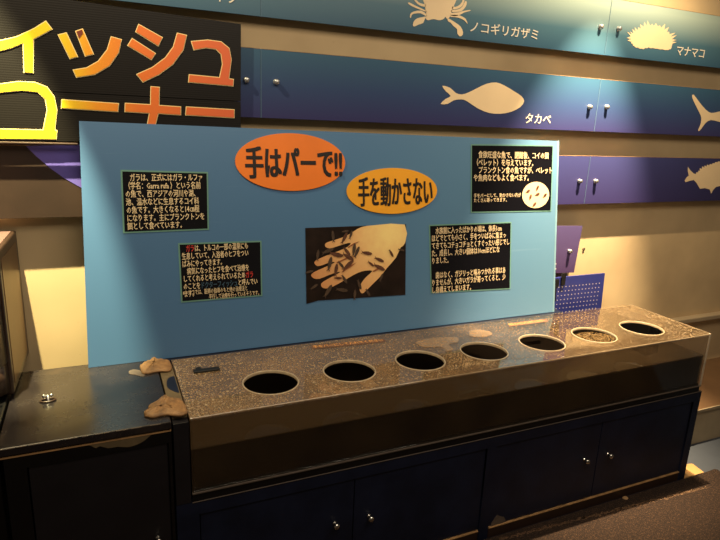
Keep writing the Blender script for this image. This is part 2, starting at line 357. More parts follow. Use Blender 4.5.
B2 = wall_panel(XS0, XS1, z2b, z2t, M['band_mid'], 'blue panel with a plain cream fish in the middle row', [(276, 82), (589, 107)])
B3 = wall_panel(XS1, XR, z2b, z2t, M['band_mid'], 'blue panel with a forked cream tail in the middle row, at the right edge', [(606, 107)])
C1 = wall_panel(-1.3, -.05, z3b, z3t, M['band_dark'], 'dark brown panel with a violet arc under the black letter sign')
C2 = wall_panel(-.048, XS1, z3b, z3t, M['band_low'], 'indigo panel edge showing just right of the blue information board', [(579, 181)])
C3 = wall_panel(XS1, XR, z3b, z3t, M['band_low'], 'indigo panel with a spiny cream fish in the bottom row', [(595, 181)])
decal('violet_arc', PW, [[(26, 146), (36, 156), (50, 168), (64, 178), (80, 187), (90, 192), (90, 144)]], M['violet'], C1, label='violet printed arc')
# second bolts far right / left, outside or at the frame edge are not shown
def creature(name, pts, parent, smooth=2, label=None):
    poly = PW.poly(pts); poly = smoothpoly(poly, smooth) if smooth > 1 else poly
    return decal(name, PW, [poly], M['cream'], parent, px=False, label=label)
def zz(pts, s, ox, oy): return [(ox+a/s, oy+b/s) for a, b in pts]
# crab (zoom 9x from 400,0); the upper half lies above the photo and is mirrored in shape
creature('crab_body', zz([(185, -60), (200, -10), (222, 40), (228, 90), (236, 130), (232, 165), (250, 182), (300, 172), (350, 182), (390, 172), (408, 152), (425, 172), (448, 150), (462, 110), (480, 60), (498, 20), (515, -30), (505, -75), (460, -120), (400, -135), (350, -138), (290, -132), (225, -110)], 9, 400, 0), A2, 3, 'cream crab silhouette')
for L in ([(232, 150), (200, 155), (155, 165), (125, 190), (115, 228), (130, 238), (165, 222), (205, 208), (218, 182)],
          [(430, 165), (460, 180), (500, 205), (545, 240), (566, 290), (558, 320), (535, 326), (515, 300), (512, 262), (480, 235), (455, 205), (430, 190)],
          [(238, 100), (200, 80), (140, 52), (82, 22), (72, 32), (100, 52), (150, 76), (205, 96), (236, 108)],
          [(236, 128), (190, 95), (120, 105), (92, 128), (90, 160), (98, 158), (105, 135), (130, 122), (185, 120), (234, 146)],
          [(228, 60), (190, 55), (150, 30), (120, -10), (132, -14), (165, 20), (200, 34), (228, 40)],
          [(460, 118), (520, 112), (560, 100), (628, 90), (630, 98), (580, 112), (540, 132), (505, 145), (458, 140)],
          [(455, 135), (520, 135), (560, 150), (590, 170), (608, 215), (598, 205), (575, 182), (540, 165), (500, 155), (455, 152)],
          [(462, 92), (520, 85), (560, 60), (585, 10), (600, 20), (590, 60), (555, 98), (510, 108), (462, 108)],
          [(470, 60), (500, 62), (540, 40), (560, 5), (548, -25), (572, -20), (578, 10), (558, 55), (515, 80), (470, 84)]):
    creature('crab_leg', zz(L, 9, 400, 0), A2, 2)
creature('fish_figure', zz([(190, 386), (225, 395), (250, 418), (278, 425), (310, 415), (350, 395), (390, 377), (432, 371), (470, 385), (515, 412), (545, 432), (558, 455), (540, 482), (500, 503), (450, 512), (400, 508), (350, 488), (300, 455), (275, 447), (240, 452), (215, 467), (182, 468), (205, 445), (228, 432), (205, 410)], 4.5, 400, 0), B2, 2, 'cream fish silhouette with forked tail')
cu = [(185, 215), (200, 200), (205, 190)]
pts = []
top = [(186, 250), (184, 218), (200, 200), (228, 182), (262, 162), (300, 155), (345, 158), (385, 178), (415, 205), (430, 235), (432, 262)]
def spiky(top, amp, n, jitter, out):
    res = []
    for (a, b), (c, d) in zip(top, top[1:]):
        for k in range(n):
            t = k/n; x = a+(c-a)*t; y = b+(d-b)*t; dx, dy = c-a, d-b; l = math.hypot(dx, dy); nx, ny = dy/l, -dx/l
            h = amp*(random.random()*jitter+.3) if k % 2 else 0
            res.append((x+nx*h*out, y+ny*h*out))
    res.append(top[-1]); return res
pts = spiky(top, 30, 4, 1.0, 1) + spiky([(432, 262), (425, 290), (405, 300), (345, 292), (290, 284), (250, 292), (205, 278), (186, 250)], 6, 4, .8, 1)
creature('sea_cucumber_figure', zz(pts, 6, 600, 0), A3, 1, 'cream spiky sea cucumber silhouette')
creature('shark_tail_figure', zz([(495, 118), (510, 122), (545, 170), (600, 235), (645, 262), (700, 252), (760, 240), (900, 225), (1100, 235), (1250, 300), (1100, 360), (900, 370), (760, 345), (700, 330), (640, 318), (600, 340), (570, 380), (548, 405), (540, 398), (560, 350), (565, 300), (550, 260), (520, 200), (495, 145)], 7.94, 630, 80), B3, 2, 'cream forked tail and body of a large fish')
sp = [(488, 338), (505, 362), (530, 385), (548, 390)] + spiky([(548, 390), (590, 352), (640, 328), (700, 305), (760, 290), (840, 300), (920, 340), (980, 400)], 12, 6, 1, 1) + [(940, 450), (860, 490), (780, 500), (740, 492), (720, 475), (690, 482), (672, 500), (655, 530), (645, 500), (610, 490), (575, 495), (560, 470), (548, 450), (530, 432), (500, 438), (470, 448), (465, 436), (480, 412), (495, 400), (488, 370)]
creature('spiny_fish_figure', zz(sp, 7.2, 620, 120), C3, 1, 'cream spiny fish silhouette')
def ptext(s, c0, c1, h, parent, slope=True):
    u0, v0 = PW.uv(*c0); u1, v1 = PW.uv(*c1)
    text('name_lettering', PW, s, (u0, v0, u1, v0+h), [M['white']], parent, bold=.012, lift=.001)
ptext('ノコギリガザミ', (470, 31.8), (537, 41), .042, A2)
ptext('マナマコ', (676, 55), (703, 60), .043, A3)
ptext('タカベ', (525, 123), (550, 124.5), .042, B2)
ptext('イラ', (214, 1.0), (236, 2.6), .042, A1)
# small violet panel and cobalt perforated panel low on the wall
e = empty('sea_life_sign', (0, 0, 0), 'small plum coloured panel with one bolt, right of the blue board', 'wall panel', mat=Matrix.Translation(at(552, 273, 1, SY)))
e['group'] = 'blue wall graphic panels of the marine life display'
ql = PW.poly([(500, 226), (582.6, 226), (574, 272.5), (500, 275)])
link('panel', flat_mesh([ql], .006, PW.M @ Matrix.Translation((0, .006, 0))), M['plum'], e)
bolt(569, 251, e)
decal('printed_mark', PW, [[(551, 263), (556, 263), (556, 264.5), (551, 264.5)], [(551, 268), (556, 268), (556, 269.5), (551, 269.5)]], M['white'], e, label='cut off white letter strokes')
lb = link('mounted_bolt', lathe([(0, .006), (.007, .005), (.008, 0), (0, 0)], 14, Matrix.Translation(at(583.5, 249, 1, WY)) @ FRONT), M['steel'])
tag(lb, 'small loose bolt in the cream wall beside the plum panel', 'bolt')
PP = Plane((0, .54, 0))
pg = PP.poly([(520, 288), (599, 288), (603, 330), (520, 338)])
u0 = PP.uv(520, 300)[0]; u1 = PP.uv(601, 300)[0]; v1 = PP.uv(601, 273.6)[1]; v0 = .50
pe = empty('perforated_panel', ((u0+u1)/2, .54, 0), 'cobalt blue perforated plastic panel standing behind the tank, right of the blue board', 'panel')
link('panel', flat_mesh([[(u0, v0), (u1+.02, v0), (u1, v1), (u0, v1)]], .008, PP.M @ Matrix.Translation((0, .008, 0))), M['pegblue'], pe)
bm = bmesh.new(); k = 0
uu = u1-.05
rows = 14
for i in range(rows):
    for j in range(16):
        cx = u1-.03-j*.022-(i % 2)*.0; cz = v1-.05-i*.022
        if cz < v0+.01: continue
        vs = [bm.verts.new((cx+.0028*cos(a), .5385, cz+.0028*sin(a))) for a in [t*pi/4 for t in range(8)]]; bm.faces.new(vs)
link('dot_pattern', tomesh(bm), M['white'], pe)['label'] = 'pale dots over the panel'
for q_ in (u0+.02, u1-.05): box('support_leg', q_, q_+.02, .549, .57, 0, v1-.05, M['cable'], pe)
decal('bolt_shadow', PP, [[(561.5, 273), (565.5, 273), (564, 285), (560.5, 285)], [(551, 279), (558.5, 279), (558, 286), (555, 288), (555, 301), (551, 301)]], M['cable'], pe, t=.006, label='painted shadows of the bolts at the top edge')  # bolt shadows painted as flat black shapes

# ================================================================== BLACK LETTER SIGN
SGY = .578
PS = Plane((0, SGY, 0))
se = empty('letter_sign', (-.3, SGY, 1.47), 'black corrugated sign with big yellow and orange katakana letters', 'sign')
tl = PS.uv(60, -8.5); trc = PS.uv(241, 24); br = PS.uv(241, 138); bl = PS.uv(0, 142.5); mid = PS.uv(241, 101.5)
slope = (trc[1]-PS.uv(120, 7)[1])/(trc[0]-PS.uv(120, 7)[0]); xl = -1.25
bs = (br[1]-bl[1])/(br[0]-bl[0])
ztl = trc[1]+slope*(xl-trc[0]); zbl = br[1]+bs*(xl-br[0])
def sgp(name, poly): return link(name, flat_mesh([poly], .012, PS.M @ Matrix.Translation((0, .012, 0))), M['sign'], se)
sgp('upper_sheet', [(xl, mid[1]+.0012), (br[0], mid[1]+.0012), (trc[0], trc[1]), (xl, ztl)])
sgp('lower_sheet', [(xl, zbl), (br[0], br[1]), (br[0], mid[1]-.0012), (xl, mid[1]-.0012)])
boxes('batten', [(xl+.05, br[0]-.02, SGY+.012, SY-.0018, 1.50, 1.52), (xl+.05, br[0]-.02, SGY+.012, SY-.0018, 1.60, 1.63), (xl+.05, br[0]-.02, SGY+.012, SY-.0018, 1.74, 1.77)], M['cable'], se)
box('bottom_lip', xl, PS.uv(78, 141)[0], SGY-.012, SGY-.0005, bl[1]-.004, bl[1]+.004, M['bronze'], se, .003)
s1 = 2.769
def z6(p): return zz(p, 6, 0, 0)
def z3(p): return zz(p, s1, 0, 0)
LET = [('letter_i', [z6([(275, 128), (312, 175), (255, 207), (200, 235), (198, 437), (145, 433), (140, 258), (60, 290), (0, 305), (-60, 318), (-60, 262), (0, 245), (100, 222), (200, 175)])]),
 ('letter_tsu', [z6([(350, 210), (398, 198), (465, 340), (420, 352)]), z6([(455, 188), (495, 175), (560, 325), (512, 337)]), z3([(308, 102), (336, 110), (328, 146), (303, 182), (262, 206), (212, 214), (203, 194), (240, 188), (272, 170), (297, 138)])]),
 ('letter_shi', [z3([(384, 68), (449, 104), (438, 127), (376, 88)]), z3([(366, 107), (430, 148), (419, 165), (354, 126)]), z3([(491, 92), (516, 98), (507, 138), (478, 178), (440, 206), (396, 227), (379, 206), (422, 187), (458, 160), (480, 130)])]),
 ('letter_yu', [z3([(530, 115), (575, 111), (612, 116), (634, 134), (640, 165), (633, 218), (646, 220), (645, 238), (522, 227), (524, 207), (608, 215), (616, 178), (612, 150), (598, 136), (570, 132), (537, 138)])]),
 ('letter_ko', [z3([(-60, 262), (-60, 232), (0, 233), (50, 226), (95, 228), (130, 241), (150, 268), (157, 305), (151, 360), (157, 362), (155, 385), (-60, 383), (-60, 356), (120, 360), (131, 305), (126, 274), (105, 255), (60, 250)])]),
 ('letter_dash', [z3([(172, 276), (328, 287), (326, 309), (170, 299)])]),
 ('letter_na', [z3([(347, 286), (417, 290), (418, 240), (441, 242), (440, 292), (500, 296), (500, 318), (438, 314), (430, 345), (415, 385), (392, 380), (408, 345), (414, 313), (346, 309)])]),
 ('letter_dash', [z3([(516, 296), (648, 304), (648, 326), (514, 318)])])]
def grow(poly, d):
    a = sum(p[0]*q[1]-q[0]*p[1] for p, q in zip(poly, poly[1:]+poly[:1])); s = 1 if a > 0 else -1; out = []; L = len(poly)
    for i in range(L):
        p0, p1, p2 = Vector(poly[i-1]), Vector(poly[i]), Vector(poly[(i+1) % L])
        e1 = (p1-p0).normalized(); e2 = (p2-p1).normalized(); n1 = Vector((e1.y, -e1.x))*s; n2 = Vector((e2.y, -e2.x))*s
        b = n1+n2; b = b/max(.35, b.length_squared/2) if b.length > 1e-4 else n1
        q = p1+b*d/1.0; out.append((q.x, q.y))
    return out
for nm, pls in LET:
    pp = [PS.poly(pl) for pl in pls]
    base = link(nm, flat_mesh([grow(p_, .0018) for p_ in pp], .001, PS.off(.0006)), M['letter_rim'], se)
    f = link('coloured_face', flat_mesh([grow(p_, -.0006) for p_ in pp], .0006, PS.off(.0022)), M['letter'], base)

decal('torn_corner', PS, [z6([(458, 190), (492, 178), (498, 200), (474, 232)])], simple('dull red letter corner', (120, 52, 32), .5), se, lift=.0032)
# ================================================================== BLUE INFORMATION BOARD (leaning back)
BY0 = .452; BYT = .566; ZB = .40; ZT = 1.53
ang = math.atan2(BYT-BY0, ZT-Z0)
PB = Plane((0, BY0, Z0+.001), ang)
OX = PB.uv(88.3, 366)[0]
PB = Plane((OX, BY0, Z0+.001), ang)
c_tl, c_tr, c_br, c_bl = [PB.uv(*q) for q in [(79, 121), (557.5, 141), (552.5, 313), (88.3, 366)]]
be = empty('information_board', (0, 0, 0), 'large blue corrugated board with fish notices leaning up behind the tank', 'board', mat=PB.M)
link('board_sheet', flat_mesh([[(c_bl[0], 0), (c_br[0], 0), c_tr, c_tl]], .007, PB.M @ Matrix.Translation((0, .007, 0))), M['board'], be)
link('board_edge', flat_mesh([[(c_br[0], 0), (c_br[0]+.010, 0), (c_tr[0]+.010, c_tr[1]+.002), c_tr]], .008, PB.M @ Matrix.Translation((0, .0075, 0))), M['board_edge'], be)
def notice(corners, label):
    cs = PB.poly(corners)
    b = decal('notice', PB, [cs], M['teal'], be, px=False, t=.001, lift=.0004, label=label)
    # black field inset
    inner = [tuple(q) for q in grow(cs, -.0052)]
    decal('black_field', PB, [inner], M['paper'], b, px=False, t=.0004, lift=.0016)
    return b, cs
def para(b, s, rpx, mats=None, mi=None, bold=.018):
    (u0, v1), (u1, v0) = PB.uv(*rpx[0]), PB.uv(*rpx[1])
    text('printed_text', PB, s, (u0, v0, u1, v1), mats or [M['print']], b, lift=.0024, bold=bold, mi=mi, res=1)
b1, _ = notice([(120.5, 169.8), (208, 172), (209, 229.8), (123, 233.3)], 'upper left black notice with seven lines of cream text')
para(b1, '　ガラは、正式にはガラ・ルファ\n（学名：Garra rufa ）という名前\nの魚で、西アジアの河川や湖、\n池、温水などに生息するコイ科\nの魚です。大きくなると14㎝程\nになります。主にプランクトンを\n餌として食べています。', [(124, 173.7), (204.6, 227.3)])
b2, _ = notice([(178, 243.2), (261.4, 240.6), (262.3, 296), (181, 302.6)], 'lower left black notice with red words in its text')
s = '　ガラは、トルコの一部の温泉にも\n生息していて、入浴者のヒフをつい\nばみにやってきます。\n　病気になったヒフを食べて治療を\nしてくれると考えられているためガラ\nのことをドクターフィッシュと呼んでい\nます。'
mi = [0]*len(s)
for w_, k in (('ガラ', 1), ('ドクターフィッシュ', 2)):
    i = s.find(w_)
    while i >= 0:
        for j in range(i, i+len(w_)): mi[j] = k
        i = s.find(w_, i+1)
para(b2, s, [(181.3, 245.2), (257.6, 291.3)], [M['print'], M['printred'], M['printblue']], mi)
para(b2, '※トルコでは、医師の指導のもと他の治療法と\n　　　　　　　　平行して治療を行っているそうです。', [(182.6, 290.2), (259, 295.2)], bold=.008)
b3, _ = notice([(470.8, 144.2), (553.3, 145.2), (551, 211.4), (470.6, 212.8)], 'upper right black notice with a round photo of small fish')
para(b3, '　食欲旺盛な魚で、閉館後、コイの餌\n（ペレット）を与えています。\n　プランクトン食の魚ですが、ペレット\nや魚肉などもよく食べます。', [(473.6, 150.8), (551.3, 181)])
para(b3, '手をパーにして、動かさない方が\nたくさん寄ってきます。', [(473.5, 193.5), (520.5, 201.5)], bold=.01)
cc = PB.uv(535.4, 195); rx = (PB.uv(548.8, 195)[0]-PB.uv(522, 195)[0])/2; rz = (PB.uv(535, 182)[1]-PB.uv(535, 208.2)[1])/2
dish = decal('round_photo', PB, [[(cc[0]+rx*cos(a), cc[1]+rz*sin(a)) for a in [2*pi*k/48 for k in range(48)]]], M['dish'], b3, px=False, lift=.0024, label='round photo of six small brown fish')
def little_fish(cx, cz, L, a, w=.26):
    pts = [(-.5, .0), (-.62, .16), (-.45, .06), (-.2, .5*w), (.1, .6*w), (.4, .35*w), (.5, 0), (.4, -.35*w), (.1, -.6*w), (-.2, -.5*w), (-.45, -.06), (-.62, -.16)]
    return [(cx+L*(p*cos(a)-q*sin(a)), cz+L*(p*sin(a)+q*cos(a))) for p, q in pts]
fl = []
for (a, b, ang_) in [(537, 188, 60), (527.5, 191.5, 30), (537, 194.5, 20), (530, 197, 70), (544.5, 195.5, 40), (534, 204.5, 45)]:
    c_ = PB.uv(a, b); fl.append(little_fish(c_[0], c_[1], .026, radians(ang_), .42))
# each printed fish is its own little shape on the round print
decal('printed_fish', PB, fl, M['fishbrown'], b3, px=False, lift=.0032)['kind'] = 'stuff'
b4, _ = notice([(428.8, 224.8), (511.3, 221.8), (510.3, 289), (430.6, 293.2)], 'lower right black notice with eight lines of cream text')
para(b4, '　水族館に入ったばかりの頃は、体長1cm\nほどでとても小さく、手をついばみに集まっ\nてきてもコチョコチョとくすぐったい感じでし\nた。成長し、大きい個体は10cmほどにな\nりました。\n\n　歯はなく、ガジリっと噛みつかれる事はあ\nりませんが、大きいガラが寄ってくると、少\nし身構えてしまいます。', [(431.5, 227.5), (508.3, 286.5)])
def oval(cx, cy, l, r, t, bt, mat, label, tilt):
    c_ = PB.uv(cx, cy); a = (PB.uv(*r)[0]-PB.uv(*l)[0])/2; b = (PB.uv(*t)[1]-PB.uv(*bt)[1])/2
    el = lambda k_: [(c_[0]+k_*0+(a+k_)*cos(q), c_[1]+(b+k_)*sin(q)) for q in [2*pi*k/64 for k in range(64)]]
    card = decal('slogan_card', PB, [el(0)], mat, be, px=False, t=.004, lift=.0006, label=label)
    return card, c_, a, b
o1, c1, a1, h1 = oval(292, 162.3, (237.5, 160), (347, 163), (292, 134), (292, 191.5), M['orange'], 'orange oval slogan card', 0)
text('slogan_lettering', PB, '手はパーで!!', (PB.uv(245.5, 163)[0], PB.uv(292, 178)[1], PB.uv(341, 163)[0], PB.uv(292, 147.5)[1]), [M['ink']], o1, lift=.0056, bold=.045, t=.001, res=3)
o2, c2, a2, h2 = oval(393, 191, (348, 191), (438, 190.5), (392, 168.5), (393, 214.2), M['amber'], 'amber yellow oval slogan card', 0)
text('slogan_lettering', PB, '手を動かさない', (PB.uv(358, 191)[0], PB.uv(393, 205.8)[1], PB.uv(431.5, 191)[0], PB.uv(393, 177.3)[1]), [M['ink']], o2, lift=.0056, bold=.045, t=.001, res=3)
# photograph of a hand among fish
ph = decal('photo_print', PB, [[(305.2, 228), (405.8, 224.3), (405.2, 294.8), (318, 300.5), (306.3, 303.8)]], M['photo_bg'], be, t=.001, lift=.0006, label='colour photo of an open hand among small fish')
s2 = 6.43
def zp(p): return zz(p, s2, 300, 218)
hand = zp([(345, 85), (395, 58), (480, 46), (672, 42), (674, 160), (645, 190), (615, 255), (560, 318), (520, 370), (470, 420), (420, 470), (397, 484), (382, 462), (393, 420), (425, 378), (465, 340), (420, 338), (370, 352), (310, 385), (240, 425), (185, 450), (148, 450), (133, 430), (150, 408), (215, 372), (262, 345), (225, 352), (180, 368), (125, 390), (88, 388), (70, 368), (88, 348), (150, 320), (225, 285), (190, 285), (150, 300), (112, 309), (92, 292), (100, 274), (160, 245), (240, 215), (305, 185), (325, 160), (290, 165), (235, 183), (190, 195), (162, 184), (166, 160), (225, 140), (290, 118)])
hd = decal('printed_hand', PB, [smoothpoly(PB.poly(hand), 2)], M['skin'], ph, px=False, lift=.0018)
sh = [zp([(232, 284), (300, 252), (350, 245), (300, 262), (240, 290)]), zp([(265, 345), (320, 305), (360, 285), (325, 315), (270, 348)]), zp([(305, 185), (345, 160), (380, 150), (345, 170), (310, 192)]), zp([(465, 340), (500, 318), (540, 312), (505, 330), (470, 346)])]
for q in sh: decal('printed_shade', PB, [PB.poly(q)], M['skin_dark'], ph, px=False, lift=.0034)
for (x_, y_, L_, a_, mt) in [(210, 115, 75, 95, 1), (285, 125, 80, 60, 0), (325, 105, 60, 70, 1), (300, 215, 75, -50, 0), (345, 200, 85, 80, 1), (365, 215, 80, 65, 1), (235, 235, 100, -15, 0), (310, 250, 90, -30, 0), (430, 225, 80, -12, 0), (510, 268, 75, -25, 0), (585, 228, 60, -60, 0), (455, 295, 55, -40, 0), (510, 318, 95, -28, 0), (190, 290, 95, 75, 1), (230, 330, 85, 80, 0), (310, 300, 100, 38, 0), (262, 300, 60, -50, 1), (245, 385, 55, -5, 0), (285, 395, 70, -60, 1), (112, 235, 70, 80, 1), (60, 345, 55, 10, 1), (180, 465, 95, 55, 1), (270, 462, 85, -12, 1), (520, 380, 60, 65, 1), (380, 430, 70, -70, 1), (435, 480, 60, -60, 1), (350, 490, 70, 85, 1), (90, 440, 60, 30, 1), (180, 210, 85, 18, 1), (650, 205, 50, -15, 1), (290, 85, 50, 5, 1)]:
    p_ = zp([(x_, y_)])[0]; c_ = PB.uv(*p_)
    decal('printed_fish', PB, [little_fish(c_[0], c_[1], L_/s2*.0036, radians(a_), .26)], M['fishdark' if mt else 'fishbrown'], ph, px=False, lift=.004)

# ================================================================== TOUCH TANK
L = 2.212; D = .4347; HT = .2446; WL = .1038; T = .008
te = empty('touch_tank', (L/2, D/2, Z0-HT), 'long low clear acrylic tank with seven hand holes in its wet lid', 'tank')
HS = [(.279+.2787*i+(0, 0, .002, .005, .009, .011, .012)[i], .152) for i in range(7)]; HR = .0881
def circ(cx, cy, r, n=48): return [(cx+r*cos(2*pi*k/n), cy+r*sin(2*pi*k/n)) for k in range(n)]
FL = Matrix.Rotation(-pi/2, 4, 'X') @ Matrix.Identity(4)
me = flat_mesh([[(0, 0), (L, 0), (L, D), (0, D)]] + [circ(a, b, HR) for a, b in HS], T)
me.transform(TURN.inverted()); me.transform(Matrix.Translation((0, 0, Z0-T)))
lid = link('lid', me, M['lid'], te)
for a, b in HS:
    prof = [(HR-.0003, -T), (HR-.0003, .0016), (HR+.0008, .0022), (HR+.0032, .0022), (HR+.005, .0012), (HR+.005, .0003)]
    link('hole_rim', lathe(prof, 48, Matrix.Translation((a, b, Z0))), M['rim'], lid, True)
box('front_wall', 0, L, 0, T, Z0-HT, Z0-T, M['acryl_front'], te, .0005, 1)
box('back_wall', 0, L, D-T, D, Z0-HT, Z0-T, M['tankback'], te, .0005, 1)
box('side_wall', 0, T, T, D-T, Z0-HT, Z0-T, M['acryl'], te, .0005, 1)
box('side_wall', L-T, L, T, D-T, Z0-HT, Z0-T, M['acryl'], te, .0005, 1)
boxes('edge_seam', [(0, L, -.0015, .0015, Z0-.0045, Z0-.0005)], M['rim'], te, .0005)
boxes('edge_seam', [(L-.009, L+.001, -.001, .002, Z0-HT, Z0-.004)], M['edge'], te, .0005)
boxes('edge_seam', [(L-.002, L+.001, 0, D, Z0-.004, Z0-.0005)], M['rim'], te, .0005)
box('tank_floor', T, L-T, T, D-T, Z0-HT, Z0-HT+.008, M['black'], te, 0)
gr = [(2.115, 2.198, .23, .42, Z0-WL+.001, Z0-.030)] + [(2.117+.0105*k, 2.122+.0105*k, .226, .424, Z0-WL+.001, Z0-.026) for k in range(8)]
boxes('filter_grille', gr, M['cable'], te, .0006)['label'] = 'black ribbed grille inside the right end'
# drops on the lid
random.seed(5)
ico = bmesh.new(); bmesh.ops.create_icosphere(ico, subdivisions=1, radius=1); iv = [v.co.copy() for v in ico.verts]; fi = [[v.index for v in f.verts] for f in ico.faces]; ico.free()
vs = []; fs = []
n_ = 0
while n_ < 7500:
    x = random.random()**1.7*L; y = random.random()*D
    if random.random() < .25: x = random.uniform(L*.5, L); 
    if random.random() < .12: x = random.uniform(L-.2, L)
    if any((x-a)**2+(y-b)**2 < (HR+.008)**2 for a, b in HS): continue
    if .505 < x < .81 and .36 < y < .40: continue
    r = random.choice([.0009, .0012, .0016, .0020, .0026, .0030]) * (1 if x < .9 else .75); 
    if not (r < x < L-r and r < y < D-r): continue
    k = len(vs); sx_, sy_ = r*random.uniform(.9, 1.5), r*random.uniform(.9, 1.3)
    vs += [(x+v.x*sx_, y+v.y*sy_, Z0+v.z*r*.45) for v in iv]; fs += [[k+j for j in f] for f in fi]; n_ += 1
me = bpy.data.meshes.new('drops'); me.from_pydata(vs, [], fs)
dr = link('water_drops', me, M['drop'], lid, True); dr['kind'] = 'stuff'; dr['label'] = 'countless water drops standing on the lid'
# painted reflections of dry patches, stickers, clip on the lid (flat shapes)
def lidflat(name, px, mat, parent=lid, z=.0006, t=.0006, sm=3):
    pts = [tuple(at(*q, 2, Z0).xy) for q in px]
    if sm > 1: pts = smoothpoly(pts, sm)
    me = flat_mesh([pts], t); me.transform(TURN.inverted()); me.transform(Matrix.Translation((0, 0, Z0+z)))
    return link(name, me, mat, parent)
lidflat('dry_patch_reflection', zz([(160, 192), (200, 178), (260, 170), (345, 168), (350, 190), (310, 200), (330, 222), (300, 232), (280, 212), (200, 212)], 4.5, 380, 300), M['lid_reflection'])
lidflat('dry_patch_reflection', zz([(408, 138), (450, 134), (490, 142), (505, 155), (470, 166), (420, 166), (402, 158)], 4.5, 380, 300), M['lid_reflection'])
PL_ = None
def lidtext(s, p0, p1, depth, name):
    A = at(*p0, 2, Z0); B = at(*p1, 2, Z0); d = (B-A); ln = d.length; a = math.atan2(d.y, d.x)
    cu = bpy.data.curves.new('t', 'FONT'); cu.body = s; cu.offset = .012; cu.resolution_u = 1
    o = bpy.data.objects.new('t', cu); me = bpy.data.meshes.new_from_object(o); bpy.data.objects.remove(o)
    xs = [v.co.x for v in me.vertices]; ys = [v.co.y for v in me.vertices]
    for v in me.vertices: v.co = ((v.co.x-min(xs))/(max(xs)-min(xs))*ln, (v.co.y-min(ys))/(max(ys)-min(ys))*depth, 0)
    me.transform(Matrix.Translation((A.x, A.y, Z0+.0016)) @ Matrix.Rotation(a, 4, 'Z')); return me
M['sticker'] = simple('faded red sticker', (104, 74, 56), .5, var=.3, scale=40); M['stickertext'] = simple('orange sticker print', (248, 176, 96), .5)
for (p0, p1, q) in (((314, 348.5), (384, 341.5), [(312, 349.5), (386, 342), (384, 339), (311, 345.5)]), ((511, 326), (546, 321.5), [(509, 326.8), (548, 321.9), (547, 319), (508, 323.6)])):
    st = lidflat('lid_sticker', q, M['sticker'], lid, sm=1); st['label'] = 'thin faded red sticker with orange writing'
    link('sticker_writing', lidtext('手をパーにして入れてください', p0, p1, .026, ''), M['stickertext'], st)
hb = boxes('lid_clip', [(.056, .142, .294, .316, Z0+.0003, Z0+.007), (.066, .084, .316, .334, Z0+.0003, Z0+.006)], M['cable'], lid, .001); hb['label'] = 'short black clip'
# screws in a row on the lid front left
for i in range(5):
    c = at(206+i*7.2, 405-i*4.2-(i % 2), 2, Z0); link('lid_screw', lathe([(0, .002), (.0035, .0015), (.0045, 0)], 10, Matrix.Translation((c.x, c.y, Z0))), M['rim'], lid)
for (px, py) in [(342, 419.5), (414, 406.5), (478, 393.5), (604, 371.5)]:
    c = at(px, py, 1, 0); link('wall_screw', lathe([(0, .002), (.003, .0015), (.0032, 0), (0, 0)], 10, Matrix.Translation(c) @ FRONT), M['chrome'], te)
# water
wb = bmesh.new(); box_bm(T+.001, L-T-.001, T+.001, D-T-.001, Z0-HT+.0085, Z0-WL, 0, 1, wb)
wt = link('water', tomesh(wb), M['water']); tag(wt, 'still dark water filling the lower part of the acrylic tank', 'water', kind='stuff')
random.seed(9); vs = []; fs = []; c6 = HS[5]  # solid specks stand in for the golden sparkle reflected by the water
for _ in range(1900):
    a = random.uniform(0, 2*pi); q = HR*1.15*math.sqrt(random.random()); x = c6[0]+q*cos(a)*1.2+.19; y = c6[1]+q*sin(a)*.9+.165; r = random.uniform(.0008, .0032)
    if not (.03 < y < .405 and x < 2.18): continue
    k = len(vs); vs += [(x+v.x*r, y+v.y*r, Z0-WL+v.z*r*.5+.0005) for v in iv]; fs += [[k+j for j in f] for f in fi]
me = bpy.data.meshes.new('b'); me.from_pydata(vs, [], fs)
tag(link('water_glints', me, M['glint'], None, True), 'added specks painting the sparkling reflection on the water under the sixth hole', 'water_glints', kind='stuff')

# ================================================================== MAIN CABINET
HC = .2786; ZC = Z0-HC; LT = L; L = 2.232
ce = empty('base_cabinet', (L/2, .2, 0), 'long navy blue base cabinet with four doors under the tank', 'cabinet')
# black tray between tank and cabinet
box('tray', .001, LT, .004, D, ZC+.002, Z0-HT-.0005, M['black'], ce, .001)
boxes('tray_highlight', [(0.0, LT, -.002, .003, Z0-HT-.006, Z0-HT-.001)], M['grey_smear_highlight'], ce, .0005)  # thin grey strip painting the highlight along the tray
XP = [(.022, .5285), (.5315, 1.064), (1.113, 1.646), (1.649, 2.188)]
ZD0, ZD1 = .052, .404
def rect(a, b, c, d): return [(a, c), (b, c), (b, d), (a, d)]
link('face_frame', flat_mesh([rect(-.046, L, .001, ZC), rect(XP[0][0]-.003, XP[1][1]+.003, .003, ZD1+.003), rect(XP[2][0]-.003, XP[3][1]+.003, .003, ZD1+.003)], .017, Matrix.Translation((0, .02, 0))), M['navy'], ce)
boxes('carcass', [(-.046, -.028, .02, D, 0, ZC-.002), (L-.018, L, .02, D, 0, ZC-.002), (-.046, L, .02, D, ZC-.02, ZC), (1.07, 1.10, .03, D, 0, ZC-.02), (-.028, L-.018, D-.01, D, 0, ZC-.02)], M['navy'], ce, .001)
boxes('plinth', [(XP[0][0], XP[1][1], .004, .02, 0, ZD0-.006), (XP[2][0], XP[3][1], .004, .02, 0, ZD0-.006)], M['bronze'], ce, .001)
sl = boxes('worn_sill', [(XP[0][0], XP[1][1], .001, .02, ZD0-.006, ZD0-.002), (XP[2][0], XP[3][1], .001, .02, ZD0-.006, ZD0-.002)], M['woodedge'], ce, .0005); sl['label'] = 'worn bare wood edge under the doors'
te2 = boxes('top_edge_highlight', [(0, L, .0005, .004, ZC-.001, ZC+.0006)], M['grey_smear_highlight'], ce, .0002)  # highlight on the cabinet's top edge, painted as a grey strip
